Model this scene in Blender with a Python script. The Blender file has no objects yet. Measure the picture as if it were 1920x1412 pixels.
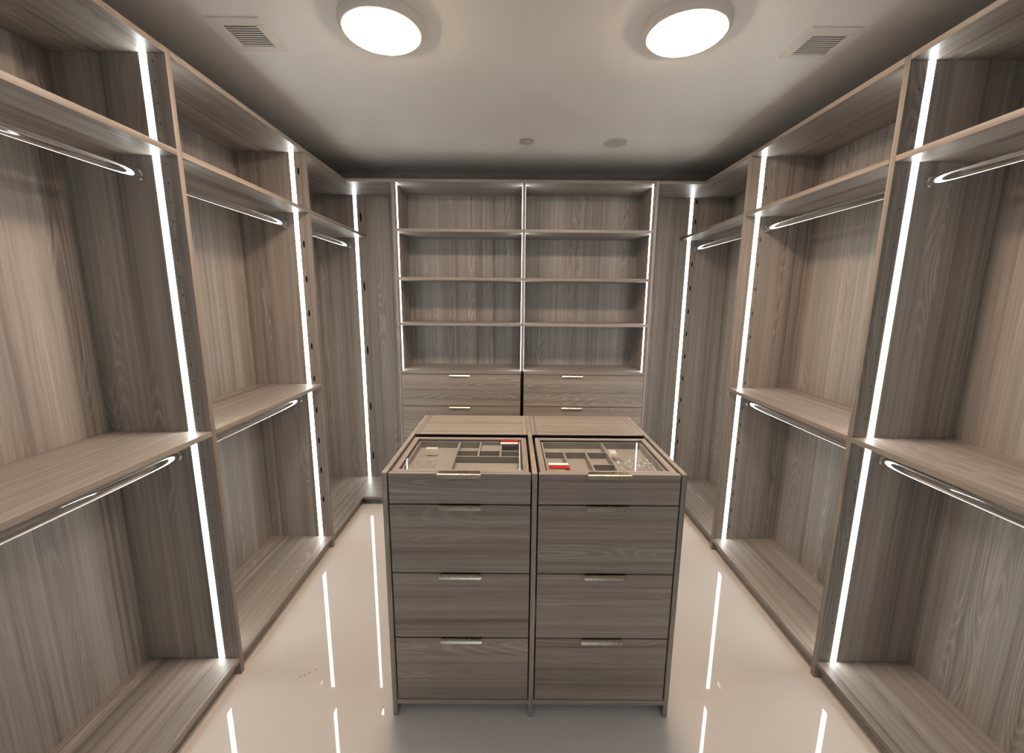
import bpy, bmesh, math, random
from mathutils import Vector, Matrix, noise

random.seed(7)
SC = bpy.context.scene
COL = SC.collection
PI = math.pi

# ------------------------------------------------------------------ camera
F_PX, PITCH, YAW, ROLL = 785.87, 0.1775, 0.0008, -0.008


def cam_axis(r, up, fw):
    c, s = math.cos(-ROLL), math.sin(-ROLL)
    r, up = c * r - s * up, s * r + c * up
    c, s = math.cos(PITCH), math.sin(PITCH)
    y, z = c * fw + s * up, -s * fw + c * up
    c, s = math.cos(-YAW), math.sin(-YAW)
    return Vector((c * r - s * y, s * r + c * y, z))


cam_d = bpy.data.cameras.new('camera')
cam_d.sensor_fit = 'HORIZONTAL'
cam_d.sensor_width = 36.0
cam_d.lens = F_PX / 1920.0 * 36.0
cam_d.clip_start = 0.02
cam = bpy.data.objects.new('camera', cam_d)
COL.objects.link(cam)
X, Y, Z = cam_axis(1, 0, 0), cam_axis(0, 1, 0), -cam_axis(0, 0, 1)
M = Matrix((X, Y, Z)).transposed().to_4x4()
M.translation = (0, 0, 1.6)
cam.matrix_world = M
SC.camera = cam

# ------------------------------------------------------------------ world, light levels, exposure
w = bpy.data.worlds.new('world')
SC.world = w
w.use_nodes = True
w.node_tree.nodes['Background'].inputs[0].default_value = (0.74, 0.87, 1.0, 1)   # even overcast daylight outside the window behind the camera
w.node_tree.nodes['Background'].inputs[1].default_value = 2.4
LAMP_COL, LAMP_STR = (1.0, 0.77, 0.575), 96.0       # two round ceiling lights
LED_COL, LED_STR = (0.96, 1.0, 0.98), 12.5         # led strips in the cabinets
vs = SC.view_settings
vs.view_transform = 'Standard'
vs.look = 'None'
vs.exposure = 0.50
vs.gamma = 1.0
vs.use_curve_mapping = False
SC.cycles.max_bounces = 12
SC.cycles.diffuse_bounces = 6
SC.cycles.glossy_bounces = 5
SC.cycles.transparent_max_bounces = 12
SC.cycles.sample_clamp_indirect = 4.0
SC.cycles.caustics_reflective = False
SC.cycles.caustics_refractive = False

# daylight enters through the window in the wall behind the camera; the portal only guides the sampling of the sky
WX0, WX1, WZ0, WZ1 = -0.72, 0.88, 0.85, 2.15
pl = bpy.data.lights.new('window_portal', 'AREA')
pl.shape = 'RECTANGLE'
pl.size, pl.size_y = WX1 - WX0, WZ1 - WZ0
pl.cycles.is_portal = True
po = bpy.data.objects.new('window_portal', pl)
COL.objects.link(po)
po.location = ((WX0 + WX1) / 2, -2.47, (WZ0 + WZ1) / 2)
po.rotation_euler = (math.radians(90), 0, 0)

# ------------------------------------------------------------------ measured layout (metres)
XL, XR = -1.161, 1.3247              # fronts of the left and right runs
XLB, XRB = -1.555, 1.714             # their back panels
YP = 3.4606                          # end panel of both runs
YB, YW = 3.078, 3.452                # back unit: front, back panel
ZC = 2.573                           # ceiling
ZT, TS, TP = 2.4244, 0.020, 0.0225   # cabinet top, shelf and partition thickness
ZBOT, ZUP = 0.0816, 2.1068
XB0, XB1, XM, TM = -0.8445, 1.008, 0.0682, 0.0194
YWALL0, YWALL1 = -2.4, 3.482
XWL, XWR = -1.572, 1.731


# ------------------------------------------------------------------ materials
def nodes_of(name):
    m = bpy.data.materials.new(name)
    m.use_nodes = True
    nt = m.node_tree
    return m, nt, nt.nodes['Principled BSDF']


def plain(name, col, rough=0.5, metal=0.0, spec=0.5):
    m, nt, b = nodes_of(name)
    b.inputs['Base Color'].default_value = (*col, 1)
    b.inputs['Roughness'].default_value = rough
    b.inputs['Metallic'].default_value = metal
    b.inputs['Specular IOR Level'].default_value = spec
    return m


def noisy(name, c0, c1, scale, rough=0.5, metal=0.0, r1=None, spec=0.5, detail=3):
    m, nt, b = nodes_of(name)
    g = nt.nodes.new('ShaderNodeNewGeometry')
    n = nt.nodes.new('ShaderNodeTexNoise')
    n.inputs['Scale'].default_value = scale
    n.inputs['Detail'].default_value = detail
    nt.links.new(g.outputs['Position'], n.inputs['Vector'])
    r = nt.nodes.new('ShaderNodeValToRGB')
    r.color_ramp.elements[0].position = 0.3
    r.color_ramp.elements[1].position = 0.7
    r.color_ramp.elements[0].color = (*c0, 1)
    r.color_ramp.elements[1].color = (*c1, 1)
    nt.links.new(n.outputs['Fac'], r.inputs['Fac'])
    nt.links.new(r.outputs['Color'], b.inputs['Base Color'])
    b.inputs['Metallic'].default_value = metal
    b.inputs['Specular IOR Level'].default_value = spec
    if r1 is None:
        b.inputs['Roughness'].default_value = rough
    else:
        mr = nt.nodes.new('ShaderNodeMapRange')
        mr.inputs['To Min'].default_value = rough
        mr.inputs['To Max'].default_value = r1
        nt.links.new(n.outputs['Fac'], mr.inputs['Value'])
        nt.links.new(mr.outputs['Result'], b.inputs['Roughness'])
    return m


def wood(axis, name):
    """grey-brown laminate; the grain runs along the given axis"""
    m, nt, b = nodes_of(name)
    N, L = nt.nodes.new, nt.links.new

    def math_(op, a, c=None, clamp=False):
        n = N('ShaderNodeMath')
        n.operation = op
        n.use_clamp = clamp
        for i, v in enumerate((a, c)):
            if v is None:
                continue
            if isinstance(v, (int, float)):
                n.inputs[i].default_value = v
            else:
                L(v, n.inputs[i])
        return n.outputs[0]
    geo = N('ShaderNodeNewGeometry')
    info = N('ShaderNodeObjectInfo')
    sep = N('ShaderNodeSeparateXYZ')
    L(geo.outputs['Position'], sep.inputs[0])
    comb = N('ShaderNodeCombineXYZ')
    order = {'z': (0, 1, 2), 'y': (0, 2, 1), 'x': (1, 2, 0)}[axis]
    off = math_('MULTIPLY', info.outputs['Random'], 37.0)
    for i, o in enumerate(order):
        L(math_('ADD', sep.outputs[o], off), comb.inputs[i])

    def tex(sx, sz, detail, rough=0.5, dist=0.0):
        mp = N('ShaderNodeMapping')
        mp.inputs['Scale'].default_value = (sx, sx, sz)
        L(comb.outputs[0], mp.inputs[0])
        n = N('ShaderNodeTexNoise')
        n.inputs['Scale'].default_value = 1.0
        n.inputs['Detail'].default_value = detail
        n.inputs['Roughness'].default_value = rough
        n.inputs['Distortion'].default_value = dist
        L(mp.outputs[0], n.inputs['Vector'])
        return n.outputs['Fac']
    broad = tex(9.0, 0.18, 1.0)
    streak = tex(48.0, 0.55, 4.0, 0.6)
    fine = tex(210.0, 5.0, 3.0, 0.6)
    field = tex(14.0, 1.5, 0.5, 0.3, 0.25)
    ring = math_('POWER', math_('ADD', math_('MULTIPLY', math_('SINE', math_('MULTIPLY', field, 95.0)), 0.5), 0.5), 2.5)
    mask = N('ShaderNodeMapRange')
    mask.inputs['From Min'].default_value = 0.54
    mask.inputs['From Max'].default_value = 0.66
    L(tex(11.0, 0.8, 0.5), mask.inputs['Value'])
    ring = math_('MULTIPLY', math_('SUBTRACT', ring, 0.28), mask.outputs[0])
    vein = N('ShaderNodeMapRange')
    vein.inputs['From Min'].default_value = 0.40
    vein.inputs['From Max'].default_value = 0.30
    L(tex(46.0, 0.35, 1.0, 0.5, 0.15), vein.inputs['Value'])
    # knots: few and small
    kn = N('ShaderNodeTexVoronoi')
    kn.inputs['Scale'].default_value = 1.0
    mp = N('ShaderNodeMapping')
    mp.inputs['Scale'].default_value = (4.0, 4.0, 1.5)
    L(comb.outputs[0], mp.inputs[0])
    L(mp.outputs[0], kn.inputs['Vector'])
    kr = N('ShaderNodeMapRange')
    kr.inputs['From Min'].default_value = 0.0
    kr.inputs['From Max'].default_value = 0.07
    kr.inputs['To Min'].default_value = 0.16
    kr.inputs['To Max'].default_value = 0.0
    L(kn.outputs['Distance'], kr.inputs['Value'])
    v = math_('MULTIPLY', math_('SUBTRACT', broad, 0.5), 0.70)
    v = math_('ADD', v, math_('MULTIPLY', math_('SUBTRACT', streak, 0.5), 0.95))
    v = math_('ADD', v, math_('MULTIPLY', math_('SUBTRACT', fine, 0.5), 0.50))
    v = math_('ADD', v, math_('MULTIPLY', ring, 0.28))
    v = math_('SUBTRACT', v, math_('MULTIPLY', vein.outputs[0], 0.20))
    v = math_('SUBTRACT', v, kr.outputs[0])
    v = math_('ADD', v, 0.5)
    ramp = N('ShaderNodeValToRGB')
    e = ramp.color_ramp.elements
    e[0].position, e[0].color = 0.05, (0.135, 0.114, 0.100, 1)
    e[1].position, e[1].color = 0.95, (0.420, 0.374, 0.337, 1)
    k = e.new(0.5)
    k.color = (0.270, 0.236, 0.211, 1)
    L(v, ramp.inputs['Fac'])
    tint = N('ShaderNodeValToRGB')
    te = tint.color_ramp.elements
    te[0].position, te[0].color = 0.40, (1.018, 0.985, 0.975, 1)
    te[1].position, te[1].color = 0.60, (0.985, 1.005, 0.990, 1)
    L(tex(13.0, 0.3, 1.0), tint.inputs['Fac'])
    mul = N('ShaderNodeMix')
    mul.data_type = 'RGBA'
    mul.blend_type = 'MULTIPLY'
    mul.inputs[0].default_value = 1.0
    L(ramp.outputs['Color'], mul.inputs[6])
    L(tint.outputs['Color'], mul.inputs[7])
    L(mul.outputs[2], b.inputs['Base Color'])
    b.inputs['Roughness'].default_value = 0.42
    b.inputs['Specular IOR Level'].default_value = 0.35
    bump = N('ShaderNodeBump')
    bump.inputs['Strength'].default_value = 0.12
    bump.inputs['Distance'].default_value = 0.0006
    L(v, bump.inputs['Height'])
    L(bump.outputs['Normal'], b.inputs['Normal'])
    return m


WZ, WY, WX = wood('z', 'wood_vertical_grain'), wood('y', 'wood_lengthwise_grain'), wood('x', 'wood_crosswise_grain')


def emitter(name, col, strength):
    m, nt, b = nodes_of(name)
    b.inputs['Base Color'].default_value = (0.8, 0.8, 0.78, 1)
    b.inputs['Emission Color'].default_value = (*col, 1)
    b.inputs['Emission Strength'].default_value = strength
    return m


MLED = emitter('led_light', LED_COL, LED_STR)
MLAMP = emitter('lamp_light', LAMP_COL, LAMP_STR)
MALU = plain('aluminium', (0.62, 0.60, 0.55), 0.35, 0.9)
MCHROME = plain('chrome', (0.86, 0.86, 0.86), 0.025, 1.0)
MBRASS = noisy('champagne_metal', (0.42, 0.355, 0.265), (0.48, 0.405, 0.305), 60, 0.24, 1.0, 0.32)
MHOLE = plain('hole_shadow', (0.018, 0.010, 0.008), 0.8, 0, 0.1)
MCEIL = noisy('ceiling_paint', (0.745, 0.73, 0.70), (0.76, 0.745, 0.715), 3.0, 0.5)
MWALL = noisy('wall_paint', (0.40, 0.40, 0.395), (0.42, 0.42, 0.415), 4.0, 0.6)
MTILE = noisy('polished_porcelain', (0.80, 0.745, 0.70), (0.825, 0.77, 0.725), 2.2, 0.012, 0, 0.03)
MGROUT = plain('grout', (0.66, 0.60, 0.545), 0.15)
MWHITE = plain('white_metal', (0.68, 0.64, 0.59), 0.45)
MGREY = plain('grey_cover', (0.50, 0.48, 0.45), 0.45)
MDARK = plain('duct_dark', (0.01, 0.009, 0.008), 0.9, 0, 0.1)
MTRAY = noisy('taupe_tray_lining', (0.35, 0.325, 0.30), (0.37, 0.345, 0.32), 300, 0.7)
MRED = plain('red_print', (0.36, 0.016, 0.013), 0.4)
MPAPER = plain('white_card', (0.85, 0.82, 0.78), 0.6)
MSCUFF = plain('scuff', (0.16, 0.13, 0.11), 0.5)


def thin_clear(name, refl, rough, tint=(1, 1, 1)):
    m = bpy.data.materials.new(name)
    m.use_nodes = True
    nt = m.node_tree
    nt.nodes.clear()
    out = nt.nodes.new('ShaderNodeOutputMaterial')
    mix = nt.nodes.new('ShaderNodeMixShader')
    tr = nt.nodes.new('ShaderNodeBsdfTransparent')
    tr.inputs[0].default_value = (*tint, 1)
    gl = nt.nodes.new('ShaderNodeBsdfGlossy')
    gl.inputs['Roughness'].default_value = rough
    geo = nt.nodes.new('ShaderNodeNewGeometry')
    dot = nt.nodes.new('ShaderNodeVectorMath')
    dot.operation = 'DOT_PRODUCT'
    nt.links.new(geo.outputs['Normal'], dot.inputs[0])
    nt.links.new(geo.outputs['Incoming'], dot.inputs[1])
    f0 = ((refl - 1) / (refl + 1)) ** 2

    def mth(op, a, b):
        n = nt.nodes.new('ShaderNodeMath')
        n.operation = op
        for i, v in enumerate((a, b)):
            if isinstance(v, (int, float)):
                n.inputs[i].default_value = v
            elif v is not None:
                nt.links.new(v, n.inputs[i])
        return n
    ab = mth('ABSOLUTE', dot.outputs['Value'], None)
    om = mth('SUBTRACT', 1.0, ab.outputs[0])
    fr = mth('ADD', mth('MULTIPLY', mth('POWER', om.outputs[0], 5.0).outputs[0], 1 - f0).outputs[0], f0)
    nt.links.new(fr.outputs[0], mix.inputs[0])
    nt.links.new(tr.outputs[0], mix.inputs[1])
    nt.links.new(gl.outputs[0], mix.inputs[2])
    nt.links.new(mix.outputs[0], out.inputs[0])
    return m


MGLASS = thin_clear('clear_glass', 1.45, 0.0, (0.99, 0.995, 0.99))
MFILM = thin_clear('clear_film', 1.75, 0.03, (0.97, 0.97, 0.97))


# ------------------------------------------------------------------ helpers
def wloc(o):
    v = Vector((0, 0, 0))
    while o is not None:
        v += o.location
        o = o.parent
    return v


def link(name, me, mat, loc, parent=None):
    o = bpy.data.objects.new(name, me)
    if mat is not None and not me.materials:
        me.materials.append(mat)
    COL.objects.link(o)
    if parent is not None:
        o.parent = parent
        o.location = Vector(loc) - wloc(parent)
    else:
        o.location = loc
    return o


def boxes_mesh(name, lst, bevel=0.0):
    """list of (lo, hi) boxes in local coordinates -> one mesh"""
    bm = bmesh.new()
    for lo, hi in lst:
        vs_ = [bm.verts.new((x, y, z)) for x in (lo[0], hi[0]) for y in (lo[1], hi[1]) for z in (lo[2], hi[2])]
        for f in ((0, 1, 3, 2), (4, 6, 7, 5), (0, 4, 5, 1), (2, 3, 7, 6), (0, 2, 6, 4), (1, 5, 7, 3)):
            bm.faces.new([vs_[i] for i in f])
    if bevel:
        bmesh.ops.bevel(bm, geom=list(bm.edges), offset=bevel, segments=1, affect='EDGES')
    me = bpy.data.meshes.new(name)
    bm.to_mesh(me)
    bm.free()
    return me


def box(name, x0, x1, y0, y1, z0, z1, mat, parent=None, bevel=0.0008):
    x0, x1 = sorted((x0, x1))
    y0, y1 = sorted((y0, y1))
    z0, z1 = sorted((z0, z1))
    c = Vector(((x0 + x1) / 2, (y0 + y1) / 2, (z0 + z1) / 2))
    lo, hi = Vector((x0, y0, z0)) - c, Vector((x1, y1, z1)) - c
    if bevel and min(hi - lo) < bevel * 3:
        bevel = 0
    return link(name, boxes_mesh(name, [(lo, hi)], bevel), mat, c, parent)


def lathe(name, prof, mat, loc, parent=None, seg=64, smooth=True):
    """prof: (radius, z) list from outside/top to the end"""
    bm = bmesh.new()
    rings = []
    for r, z in prof:
        if r < 1e-6:
            rings.append([bm.verts.new((0, 0, z))])
        else:
            rings.append([bm.verts.new((r * math.cos(2 * PI * i / seg), r * math.sin(2 * PI * i / seg), z)) for i in range(seg)])
    for a, b in zip(rings, rings[1:]):
        for i in range(seg):
            j = (i + 1) % seg
            if len(b) == 1:
                bm.faces.new((a[i], a[j], b[0]))
            elif len(a) == 1:
                bm.faces.new((a[0], b[j], b[i]))
            else:
                bm.faces.new((a[i], a[j], b[j], b[i]))
    bmesh.ops.recalc_face_normals(bm, faces=bm.faces)
    me = bpy.data.meshes.new(name)
    bm.to_mesh(me)
    bm.free()
    if smooth:
        for p in me.polygons:
            p.use_smooth = True
        me.set_sharp_from_angle(angle=math.radians(35))
    return link(name, me, mat, loc, parent)


def oval_rod(name, x, z, y0, y1, rx, rz, mat, parent, seg=48):
    """oval tube along y"""
    bm = bmesh.new()
    ring = []
    for i in range(seg):
        a = 2 * PI * i / seg
        s = math.sin(a)
        ring.append((rx * math.cos(a), rz * s))
    h = (y1 - y0) / 2
    A = [bm.verts.new((px, -h, pz)) for px, pz in ring]
    B = [bm.verts.new((px, h, pz)) for px, pz in ring]
    for i in range(seg):
        j = (i + 1) % seg
        bm.faces.new((A[i], A[j], B[j], B[i]))
    bm.faces.new(A[::-1])
    bm.faces.new(B)
    bmesh.ops.recalc_face_normals(bm, faces=bm.faces)
    me = bpy.data.meshes.new(name)
    bm.to_mesh(me)
    bm.free()
    for p in me.polygons:
        p.use_smooth = len(p.vertices) == 4
    me.set_sharp_from_angle(angle=math.radians(40))
    return link(name, me, mat, (x, (y0 + y1) / 2, z), parent)


def thing(name, label, cat, loc=(0, 0, 0), group=None):
    o = bpy.data.objects.new(name, None)
    COL.objects.link(o)
    o.location = loc
    o.empty_display_size = 0.05
    return tag(o, label, cat, group)


def tag(o, label, cat, group=None):
    o['label'] = label
    o['category'] = cat
    if group:
        o['group'] = group
    return o


def struct(o):
    o['kind'] = 'structure'
    return o


# ------------------------------------------------------------------ the room
floor = struct(box('floor', XWL - 0.1, XWR + 0.1, YWALL0 - 0.1, YWALL1 + 0.1, -0.12, -0.0003, MGROUT, None, 0))
# polished porcelain slabs with hairline joints
tx, ty, jt = 0.914, 0.457, 0.00025
xs = [-0.125 + tx * k for k in range(-3, 4)]
ys = [1.467 + ty * k for k in range(-9, 6)]
for xa, xb in zip(xs, xs[1:]):
    for ya, yb in zip(ys, ys[1:]):
        a, b_ = max(xa, XWL), min(xb, XWR)
        c, d = max(ya, YWALL0), min(yb, YWALL1)
        if b_ - a > 0.02 and d - c > 0.02:
            box('floor_tile', a + jt, b_ - jt, c + jt, d - jt, -0.011, 0.0, MTILE, floor, 0.0)
ceil = struct(box('ceiling', XWL - 0.1, XWR + 0.1, YWALL0 - 0.1, YWALL1 + 0.1, ZC, ZC + 0.12, MCEIL, None, 0))
struct(box('wall_left', XWL - 0.1, XWL, YWALL0 - 0.1, YWALL1 + 0.1, 0.0, ZC, MWALL, None, 0))
struct(box('wall_right', XWR, XWR + 0.1, YWALL0 - 0.1, YWALL1 + 0.1, 0.0, ZC, MWALL, None, 0))
struct(box('wall_back', XWL, XWR, YWALL1, YWALL1 + 0.1, 0.0, ZC, MWALL, None, 0))
struct(box('trim_1', XWL + 0.001, XWR - 0.001, YWALL1 - 0.014, YWALL1, ZT + 0.002, ZC, WX, None, 0))
wf = Vector(((XWL + XWR) / 2, YWALL0 - 0.05, 0))


def wb(x0, x1, z0, z1, y0=-0.05, y1=0.05):
    return (Vector((x0 - wf.x, y0, z0)), Vector((x1 - wf.x, y1, z1)))


struct(link('wall_front', boxes_mesh('wall_front', [wb(XWL, WX0, 0, ZC), wb(WX1, XWR, 0, ZC), wb(WX0, WX1, 0, WZ0), wb(WX0, WX1, WZ1, ZC)]), MWALL, wf))
win = struct(link('window_1', boxes_mesh('window_frame', [wb(WX0, WX0 + 0.05, WZ0, WZ1), wb(WX1 - 0.05, WX1, WZ0, WZ1), wb(WX0 + 0.05, WX1 - 0.05, WZ0, WZ0 + 0.05),
                                                         wb(WX0 + 0.05, WX1 - 0.05, WZ1 - 0.05, WZ1), wb(0.055, 0.105, WZ0 + 0.05, WZ1 - 0.05)]), MWHITE, wf))
for xa, xb in ((WX0 + 0.05, 0.055), (0.105, WX1 - 0.05)):
    box('window_pane', xa, xb, YWALL0 - 0.053, YWALL0 - 0.047, WZ0 + 0.05, WZ1 - 0.05, MGLASS, win, 0)


# ------------------------------------------------------------------ shared small parts
MHOLE2 = plain('hole_faint', (0.13, 0.10, 0.085), 0.8, 0, 0.1)


def hole_mesh(wd, ht):
    bm = bmesh.new()
    seg = 14
    r = wd / 2
    A, B = [], []
    for i in range(seg):
        a = 2 * PI * i / seg
        px, pz = r * math.cos(a), ht / 2 * math.sin(a)
        A.append(bm.verts.new((px, -0.0004, pz)))
        B.append(bm.verts.new((px, 0.004, pz)))
    bm.faces.new(A[::-1])
    bm.faces.new(B)
    for i in range(seg):
        j = (i + 1) % seg
        bm.faces.new((A[i], A[j], B[j], B[i]))
    bmesh.ops.recalc_face_normals(bm, faces=bm.faces)
    me = bpy.data.meshes.new('pin_hole')
    bm.to_mesh(me)
    bm.free()
    me.materials.append(MHOLE if wd > 0.0105 else MHOLE2)
    return me


HOLES = {k: hole_mesh(*k) for k in ((0.012, 0.040), (0.015, 0.075), (0.010, 0.026), (0.005, 0.010))}


def holes(parent, x, yface, zs, size):
    for z in zs:
        link('pin_hole', HOLES[size], None, (x, yface, z), parent)


def led_y(parent, xc, yface, z0, z1, d=-1):
    """strip in a panel whose face looks along -y (d=-1) or +y (d=1)"""
    ch = box('led_channel', xc - 0.0165, xc + 0.0165, yface + d * 0.0002, yface - d * 0.006, z0, z1, MALU, parent, 0)
    box('led_diffuser', xc - 0.012, xc + 0.012, yface + d * 0.0005, yface - d * 0.003, z0 + 0.001, z1 - 0.001, MLED, ch, 0)


def led_x(parent, xface, side, yc, z0, z1):
    """strip in a panel whose face looks along +x (side=1) or -x (side=-1)"""
    ch = box('led_channel', xface - side * 0.006, xface + side * 0.0008, yc - 0.0165, yc + 0.0165, z0, z1, MALU, parent, 0)
    box('led_diffuser', xface - side * 0.003, xface + side * 0.0018, yc - 0.012, yc + 0.012, z0 + 0.001, z1 - 0.001, MLED, ch, 0)


def handle_mesh():
    bm = bmesh.new()
    prof = [(0.021, 0.0018, 0.0720), (-0.003, 0.0018, 0.0740), (-0.0075, 0.0008, 0.0765), (-0.0105, -0.0018, 0.0775),
            (-0.0130, -0.0058, 0.0775), (-0.0148, -0.0095, 0.0765), (-0.0158, -0.0118, 0.0735)]
    rows = [[bm.verts.new((s * wd, y, z)) for s in (-1, 1)] for y, z, wd in prof]
    for a, b in zip(rows, rows[1:]):
        bm.faces.new((a[0], a[1], b[1], b[0]))
    bmesh.ops.recalc_face_normals(bm, faces=bm.faces)
    bmesh.ops.solidify(bm, geom=list(bm.faces), thickness=0.0014)
    me = bpy.data.meshes.new('edge_pull')
    bm.to_mesh(me)
    bm.free()
    for p in me.polygons:
        p.use_smooth = True
    me.set_sharp_from_angle(angle=math.radians(50))
    me.materials.append(MBRASS)
    return me


HANDLE = handle_mesh()


# ------------------------------------------------------------------ wardrobe bays along the side walls
def bay(side, idx, y0, y1, zmid, label, hole_x, hole_zs, hole_size, near_panel=False, end_bay=False):
    """y0..y1: clear span between the partitions; the partition at y1 belongs to this bay"""
    xf, xb = (XL, XLB) if side < 0 else (XR, XRB)
    xled = -1.236 if side < 0 else 1.397
    xrod = -1.293 if side < 0 else 1.450
    if not near_panel:
        y0 += 0.0009                              # hairline joint to the neighbour's partition
    inw = -side                                   # from the back panel towards the room
    t = thing('wardrobe_bay', label, 'wardrobe', ((xf + xb) / 2, (y0 + y1) / 2, 0), 'open wardrobe bays along the side walls')
    if end_bay:
        box('end_panel', xf, xb, y1, y1 + 0.018, 0, ZT, WZ, t)
    else:
        box('partition_panel', xf, xb, y1, y1 + TP, 0, ZT, WZ, t)
    if near_panel:
        box('partition_panel', xf, xb, y0 - TP, y0, 0, ZT, WZ, t)
    led_y(t, xled, y1, ZBOT + 0.0006, ZT - TS - 0.0006)
    if not end_bay:
        led_y(t, xled, y1 + TP, ZBOT + 0.0006, ZT - TS - 0.0006, 1)
    if near_panel:
        led_y(t, xled, y0, ZBOT + 0.0006, ZT - TS - 0.0006, 1)
    holes(t, hole_x, y1, hole_zs, hole_size)
    box('back_panel', xb - inw * 0.012, xb, y0, y1, 0.0, ZT, WZ, t, 0)
    box('top_panel', xf, xb, y0, y1, ZT - TS, ZT, WY, t)
    box('upper_shelf', xf, xb, y0, y1, ZUP - TS, ZUP, WY, t)
    box('bottom_shelf', xf, xb, y0, y1, ZBOT - TS, ZBOT, WY, t)
    xk = xf - inw * 0.028
    box('toe_kick', xk, xk - inw * 0.016, y0, y1, 0.0, ZBOT - TS, WY, t)
    zr = [2.020]
    if not end_bay:
        box('middle_shelf', xf, xb, y0, y1, zmid - TS, zmid, WY, t)
        zr.append(0.997)
    for z in zr:
        rod = oval_rod('hanging_rod', xrod, z, y0 + 0.004, y1 - 0.004, 0.0085, 0.0165, MCHROME, t)
        for a, b_ in ((y0, y0 + 0.012), (y1 - 0.012, y1)):
            oval_rod('rod_flange', xrod, z + 0.001, a, b_, 0.0125, 0.0215, MCHROME, rod)
    return t


YL = (0.609, 1.560, 2.5109)
YR = (0.613, 1.5644, 2.5156)
zs20 = [2.308 - 0.1968 * k for k in range(11)]
bay(-1, 0, YL[0] + TP, YL[1], 1.0943, 'open grey wood wardrobe bay with two rods, nearest the camera on the left wall',
    -1.205, [0.14 + 0.064 * k for k in range(36)], (0.005, 0.010), near_panel=True)
bay(-1, 1, YL[1] + TP, YL[2], 1.0943, 'middle wardrobe bay of the left wall, with two rods and bold dark holes',
    -1.203, zs20, (0.012, 0.040))
bay(-1, 2, YL[2] + TP, YP, 1.0943, 'narrow-looking tall wardrobe bay with a single rod in the far left corner',
    -1.196, [2.242, 1.709, 1.191, 0.712, 0.273], (0.015, 0.075), end_bay=True)
bay(1, 0, YR[0] + TP, YR[1], 1.0889, 'open grey wood wardrobe bay with two rods, nearest the camera on the right wall',
    1.367, [0.14 + 0.128 * k for k in range(18)], (0.005, 0.010), near_panel=True)
bay(1, 1, YR[1] + TP, YR[2], 1.0889, 'middle wardrobe bay of the right wall, with two rods and closely spaced faint holes',
    1.427, [0.166 + 0.1142 * k for k in range(8)] + [1.12 + 0.14 * k for k in range(9)], (0.010, 0.026))
bay(1, 2, YR[2] + TP, YP, 1.0889, 'tall wardrobe bay with a single rod in the far right corner',
    1.436, [2.375, 2.225] + [0.42 + 0.185 * k for k in range(9)], (0.012, 0.040), end_bay=True)

# corner infills between the side runs and the back unit
for side, xa, xb, lab in ((-1, XL, XB0, 'flat wood infill with base and top board in the far left corner'),
                              (1, XR, XB1, 'flat wood infill with base and top board in the far right corner')):
    t = thing('corner_infill', lab, 'infill', ((xa + xb) / 2, (YB + YP) / 2, 0))
    g = -side * 0.0006
    box('infill_panel', xa + g, xb - g, YP, YP + 0.018, 0, ZT, WZ, t)
    box('top_board', xa + g, xb - g, YB, YP, ZT - TS, ZT, WX, t)
    box('base_board', xa + g, xb - g, YB - 0.004, YP, ZBOT - TS, ZBOT, WX, t)
    box('toe_kick', xa + g, xb - g, YB + 0.052, YB + 0.068, 0, ZBOT - TS, WX, t)

# ------------------------------------------------------------------ shelving and drawer unit on the back wall
bu = thing('shelving_unit', 'back wall unit with lit open shelves above wide drawers', 'shelving', ((XB0 + XB1) / 2, (YB + YW) / 2, 0))
PT = 0.020
ZCT = 1.0842
box('side_panel', XB0, XB0 + PT, YB, YW, 0, ZT, WZ, bu)
box('side_panel', XB1 - PT, XB1, YB, YW, 0, ZT, WZ, bu)
box('divider_panel', XM, XM + TM, YB, YW, ZCT, ZT, WZ, bu)
box('divider_panel', XM, XM + TM, YB + 0.22, YW, 0.0, ZCT - TS, WZ, bu)
halves = ((XB0 + PT, XM), (XM + TM, XB1 - PT))
for xa, xb in halves:
    box('back_panel', xa, xb, YW, YW + 0.016, 0, ZT, WZ, bu, 0)
    box('top_panel', xa, xb, YB, YW, ZT - TS, ZT, WX, bu)
    box('counter_board', xa, xb, YB, YW, ZCT - TS, ZCT, WX, bu)
    box('bottom_board', xa, xb, YB + 0.02, YW, 0.06, 0.078, WX, bu)
    box('toe_kick', xa, xb, YB + 0.05, YB + 0.066, 0, 0.06, WX, bu)
    for z in (2.099, 1.7657, 1.4404):
        box('shelf', xa, xb, YB + 0.003, YW, z - TS, z, WX, bu)
    for z1, z0 in ((1.0605, 0.8190), (0.8150, 0.5668), (0.5628, 0.3150), (0.3110, 0.0800)):
        xo0 = xa + 0.002 if xa < 0 else xa + 0.002
        dr = box('drawer', xo0, xb - 0.002, YB, YB + 0.019, z0, z1, WX, bu)
        link('handle', HANDLE, None, ((xa + xb) / 2 - (0.012 if xa < 0 else 0.085), YB, z1), dr)
led_x(bu, XB0 + PT, 1, YB + 0.068, ZCT + 0.0006, ZT - TS - 0.0006)
led_x(bu, XM, -1, YB + 0.068, ZCT + 0.0006, ZT - TS - 0.0006)
led_x(bu, XM + TM, 1, YB + 0.068, ZCT + 0.0006, ZT - TS - 0.0006)
led_x(bu, XB1 - PT, -1, YB + 0.068, ZCT + 0.0006, ZT - TS - 0.0006)

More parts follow.
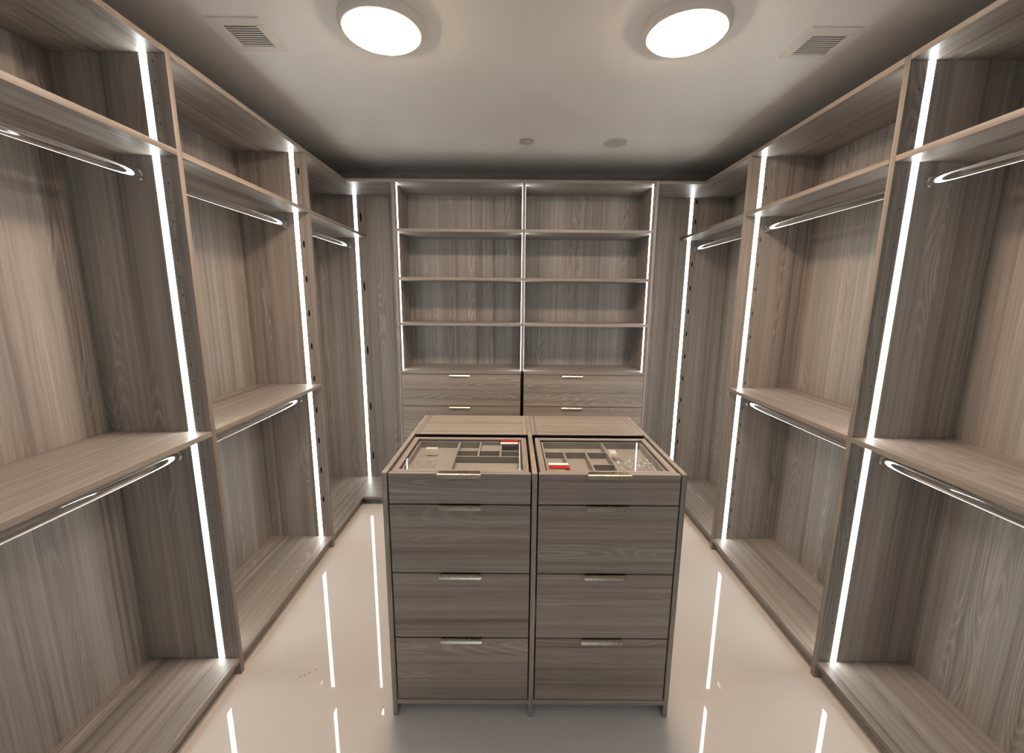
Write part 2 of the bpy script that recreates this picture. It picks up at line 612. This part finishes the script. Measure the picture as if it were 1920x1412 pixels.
# ------------------------------------------------------------------ jewellery island
IX0, IX1, IXM, IT = -0.4527, 0.6181, 0.0752, 0.018
IY0, IY1, IZ = 1.380, 2.131, 1.0079
isl = thing('island_dresser', 'freestanding grey wood island dresser with glass-topped jewellery drawers, centre of the room', 'dresser',
            ((IX0 + IX1) / 2, (IY0 + IY1) / 2, 0))
for x in (IX0, IXM, IX1 - IT):
    box('side_panel', x, x + IT, IY0, IY1, 0, IZ, WZ, isl)
ZF = 1.0062
for n, (xa, xb) in enumerate(((IX0 + IT, IXM), (IXM + IT, IX1 - IT))):
    box('bottom_rail', xa, xb, IY0 + 0.001, IY1, 0.055, 0.0755, WX, isl)
    box('back_panel', xa, xb, IY1 - 0.018, IY1, 0.0755, IZ - 0.02, WX, isl)
    # fixed rear top: board between two narrow edge strips
    box('edge_strip', xa + 0.0012, xa + 0.022, 1.818, IY1, IZ - 0.0035, IZ, WY, isl)
    box('edge_strip', xb - 0.022, xb - 0.0012, 1.818, IY1, IZ - 0.0035, IZ, WY, isl)
    box('rear_top_board', xa + 0.0228, xb - 0.0228, 1.818, IY1, IZ - 0.0035, IZ, WX, isl)
    box('top_support', xa, xb, 1.862, IY1, IZ - 0.021, IZ - 0.0036, WX, isl, 0)
    fa, fb = xa + 0.0052, xb - 0.0052
    hx = (-0.181 if n == 0 else 0.346)
    for z1, z0 in ((0.8880, 0.6230), (0.6180, 0.3540), (0.3490, 0.0805)):
        dr = box('drawer', fa, fb, IY0, IY0 + 0.019, z0, z1, WX, isl)
        link('handle', HANDLE, None, (hx, IY0, z1), dr)
    # top drawer: front, wooden rim, lined tray under a pane of glass
    jd = box('jewellery_drawer', fa, fb, IY0, IY0 + 0.019, 0.8930, ZF, WX, isl)
    link('handle', HANDLE, None, (hx, IY0, ZF), jd)
    ra, rb = fa + 0.0055, fb - 0.0055
    box('drawer_rim', ra, ra + 0.021, IY0 + 0.019, 1.778, 0.905, ZF, WY, jd)
    box('drawer_rim', rb - 0.021, rb, IY0 + 0.019, 1.778, 0.905, ZF, WY, jd)
    box('drawer_rim', ra + 0.021, rb - 0.021, IY0 + 0.019, 1.417, 0.905, ZF, WX, jd)
    box('drawer_rim', ra + 0.021, rb - 0.021, 1.752, 1.778, 0.905, ZF, WX, jd)
    ia, ib, ja, jb = ra + 0.021, rb - 0.021, 1.417, 1.752
    gp = 0.006
    ta, tb, ua, ub = ia + gp, ib - gp, ja + 0.001, jb - gp
    c = Vector(((ta + tb) / 2, (ua + ub) / 2, 0.97))
    wl = 0.0055

    def lb(x0, x1, y0, y1, z0, z1):
        return (Vector((x0, y0, z0)) - c, Vector((x1, y1, z1)) - c)
    ZR = 0.9975
    tray = link('tray', boxes_mesh('tray', [lb(ta, tb, ua, ub, 0.962, 0.970), lb(ta, ta + wl, ua, ub, 0.970, ZR), lb(tb - wl, tb, ua, ub, 0.970, ZR),
                                            lb(ta + wl, tb - wl, ua, ua + wl, 0.970, ZR), lb(ta + wl, tb - wl, ub - wl, ub, 0.970, ZR)]), MTRAY, c, jd)
    A, B, C_, D = ta + wl, tb - wl, ua + wl, ub - wl
    dv = 0.0035
    ZD = 0.9955
    if n == 0:
        segs = [(-0.221 - dv, -0.221 + dv, C_, D), (-0.131 - dv, -0.131 + dv, 1.579, D), (-0.043 - dv, -0.043 + dv, 1.579, D),
                (-0.221 + dv, B, 1.572, 1.579), (-0.221 + dv, -0.131 - dv, 1.636, 1.643), (-0.131 + dv, -0.043 - dv, 1.636, 1.643), (-0.043 + dv, B, 1.636, 1.643)]
    else:
        segs = [(0.392 - dv, 0.392 + dv, C_, D), (A, 0.392 - dv, 1.626, 1.633), (0.2150 - dv, 0.2150 + dv, C_, 1.626), (0.305 - dv, 0.305 + dv, C_, 1.626),
                (0.305 + dv, 0.392 - dv, 1.4965, 1.5035)]
    for s in segs:
        box('tray_divider', s[0], s[1], s[2], s[3], 0.970, ZD, MTRAY, jd, 0)
    if n == 0:
        box('tray_insert', -0.131 + dv + 0.001, -0.043 - dv - 0.001, 1.644, D - 0.001, 0.970, 0.984, MTRAY, jd, 0)
    box('glass_pane', ia, ib, ja, jb, ZR + 0.0002, ZR + 0.0038, MGLASS, jd, 0)
    # drawer body sides so that nothing shines through from below
    box('drawer_bottom', ra, rb, IY0 + 0.019, 1.778, 0.900, 0.905, MTRAY, jd, 0)
ZG = 0.9975 + 0.0038

# ------------------------------------------------------------------ small things lying on the glass


def card(name, label, x0, x1, y0, ym, y1, red_back):
    c = ((x0 + x1) / 2, (y0 + y1) / 2, ZG)
    t = thing(name, label, 'card', c, 'red and white cards on the glass')
    ya, yb = (ym, y1) if red_back else (y0, ym)
    box('red_panel', x0, x1, ya, yb, ZG, ZG + 0.0035, MRED, t, 0.0004)
    ya, yb = (y0, ym) if red_back else (ym, y1)
    box('white_band', x0, x1, ya, yb, ZG, ZG + 0.0035, MPAPER, t, 0.0004)


card('warning_card', 'red card with white front edge at the back of the left glass drawer', -0.045, 0.029, 1.702, 1.718, 1.746, True)
card('warning_card', 'red card with white rear edge at the front of the right glass drawer', 0.140, 0.214, 1.438, 1.470, 1.490, False)


def paper(label, x0, x1, y0, y1, rz):
    nx, ny = 8, 3
    bm = bmesh.new()
    g = [[bm.verts.new(((i / nx - 0.5) * (x1 - x0), (j / ny - 0.5) * (y1 - y0), 0.0012 * math.sin(i * 1.1) ** 2 + 0.0006)) for j in range(ny + 1)] for i in range(nx + 1)]
    for i in range(nx):
        for j in range(ny):
            bm.faces.new((g[i][j], g[i + 1][j], g[i + 1][j + 1], g[i][j + 1]))
    bmesh.ops.solidify(bm, geom=list(bm.faces), thickness=0.0006)
    me = bpy.data.meshes.new('paper_tag')
    bm.to_mesh(me)
    bm.free()
    o = link('paper_tag', me, MPAPER, ((x0 + x1) / 2, (y0 + y1) / 2, ZG + 0.0004))
    o.rotation_euler.z = rz
    tag(o, label, 'tag', 'paper tags on the glass')


paper('small white paper tag on the left glass drawer top', -0.350, -0.303, 1.638, 1.655, 0.02)
paper('small white paper tag on the right glass drawer top', 0.398, 0.425, 1.596, 1.642, -0.05)


def film(label, x0, x1, y0, y1, amp, seed, n=26):
    bm = bmesh.new()
    nx, ny = n, max(6, int(n * (y1 - y0) / max(x1 - x0, 1e-3)))
    ny = min(ny, 60)
    rows = []
    for i in range(nx + 1):
        r = []
        for j in range(ny + 1):
            u, v = i / nx, j / ny
            x, y = (u - 0.5) * (x1 - x0), (v - 0.5) * (y1 - y0)
            h = abs(noise.noise(Vector((x * 42 + seed, y * 42, seed)))) + 0.5 * abs(noise.noise(Vector((x * 110, y * 95 + seed, 3))))
            ex = 0.004 * noise.noise(Vector((v * 9, seed, u * 3)))
            ey = 0.004 * noise.noise(Vector((u * 9, seed + 5, v * 3)))
            r.append(bm.verts.new((x + ex, y + ey, 0.0008 + amp * h)))
        rows.append(r)
    for i in range(nx):
        for j in range(ny):
            bm.faces.new((rows[i][j], rows[i + 1][j], rows[i + 1][j + 1], rows[i][j + 1]))
    me = bpy.data.meshes.new('plastic_film')
    bm.to_mesh(me)
    bm.free()
    for p in me.polygons:
        p.use_smooth = True
    o = link('plastic_film', me, MFILM, ((x0 + x1) / 2, (y0 + y1) / 2, ZG))
    tag(o, label, 'film', 'crumpled clear films on the glass')


film('crumpled clear plastic film at the front left of the left glass drawer', -0.388, -0.275, 1.428, 1.505, 0.006, 1.3)
film('narrow strip of wrinkled clear film along the right edge of the left glass drawer', 0.020, 0.040, 1.432, 1.742, 0.004, 5.1, 8)
film('crumpled clear plastic film at the front right of the right glass drawer', 0.396, 0.535, 1.428, 1.540, 0.006, 9.7)


# ------------------------------------------------------------------ ceiling fittings
def ceiling_light(x, y, label):
    t = thing('ceiling_light', label, 'ceiling light', (x, y, ZC), 'round ceiling lights')
    lathe('light_rim', [(0.151, 0.0), (0.151, -0.006), (0.149, -0.018), (0.1445, -0.028), (0.139, -0.0325), (0.1290, -0.0335), (0.1285, -0.026)], MWHITE, (x, y, ZC), t, 72)
    lathe('light_lens', [(0.1284, -0.027), (0.1284, -0.0350), (0.1268, -0.0385), (0.122, -0.0400), (0.10, -0.0412), (0.06, -0.0420), (0.0, -0.0424)], MLAMP, (x, y, ZC), t, 72)


ceiling_light(-0.472, 1.690, 'round flush ceiling light with glowing lens, the left one of two')
ceiling_light(0.613, 1.688, 'round flush ceiling light with glowing lens, the right one of two')


def vent(x0, x1, y0, y1, a0, a1, b0, b1, label):
    t = thing('air_vent', label, 'vent', ((x0 + x1) / 2, (y0 + y1) / 2, ZC), 'square ceiling vents')
    c = Vector(((x0 + x1) / 2, (y0 + y1) / 2, ZC - 0.003))
    z0, z1 = -0.003, 0.003

    def lb(p, q, r, s):
        return (Vector((p - c.x, r - c.y, z0)), Vector((q - c.x, s - c.y, z1)))
    link('vent_frame', boxes_mesh('vent_frame', [lb(x0, x1, y0, b0), lb(x0, x1, b1, y1), lb(x0, a0, b0, b1), lb(a1, x1, b0, b1)], 0.0012), MWHITE, c, t)
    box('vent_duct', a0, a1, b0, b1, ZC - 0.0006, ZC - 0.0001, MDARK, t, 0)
    n = 10
    p = (b1 - b0) / n
    for k in range(n):
        yk = b0 + p * (k + 0.5)
        o = box('slat', a0, a1, yk - p * 0.24, yk + p * 0.24, ZC - 0.0036, ZC - 0.0022, MWHITE, t, 0)


vent(-1.085, -0.897, 1.664, 1.864, -1.052, -0.929, 1.700, 1.832, 'square white slatted vent in the ceiling, the left one of two')
vent(1.063, 1.251, 1.691, 1.882, 1.096, 1.226, 1.733, 1.858, 'square white slatted vent in the ceiling, the right one of two')

t = thing('sprinkler_cover', 'small round sprinkler cover plate on the ceiling', 'sprinkler', (0.080, 2.803, ZC))
lathe('collar', [(0.030, 0.0), (0.030, -0.004)], MDARK, (0.080, 2.803, ZC), t, 32)
lathe('cover_plate', [(0.0, -0.004), (0.0435, -0.004), (0.0440, -0.0055), (0.0425, -0.0070), (0.0, -0.0075)], MGREY, (0.080, 2.803, ZC), t, 40)
t = thing('ceiling_speaker', 'flat round white speaker cover on the ceiling, larger than the sprinkler plate', 'speaker', (0.630, 2.808, ZC))
lathe('speaker_ring', [(0.0715, 0.0), (0.0715, -0.004), (0.069, -0.007), (0.063, -0.0075), (0.0625, -0.004)], MGREY, (0.630, 2.808, ZC), t, 48)
lathe('speaker_grille', [(0.0625, -0.0045), (0.0, -0.0045)], MGREY, (0.630, 2.808, ZC), t, 48)

# ------------------------------------------------------------------ scuffs on the floor
bm = bmesh.new()
for (x, y), (dx, dy), wd in (((-0.900, 1.549), (0.006, 0.014), 0.0022), ((-0.885, 1.557), (0.014, 0.006), 0.0022), ((-0.870, 1.570), (0.012, 0.012), 0.0022), ((-0.853, 1.584), (0.008, 0.016), 0.0018), ((-0.502, 1.415), (0.004, 0.006), 0.0030)):
    n = Vector((-dy, dx, 0)).normalized() * wd
    d = Vector((dx, dy, 0)) / 2
    c = Vector((x, y, 0.0002))
    bm.faces.new([bm.verts.new(c - d), bm.verts.new(c + n), bm.verts.new(c + d), bm.verts.new(c - n)])
bmesh.ops.recalc_face_normals(bm, faces=bm.faces)
me = bpy.data.meshes.new('scuff_mark')
bm.to_mesh(me)
bm.free()
link('scuff_mark', me, MSCUFF, (0, 0, 0), floor)
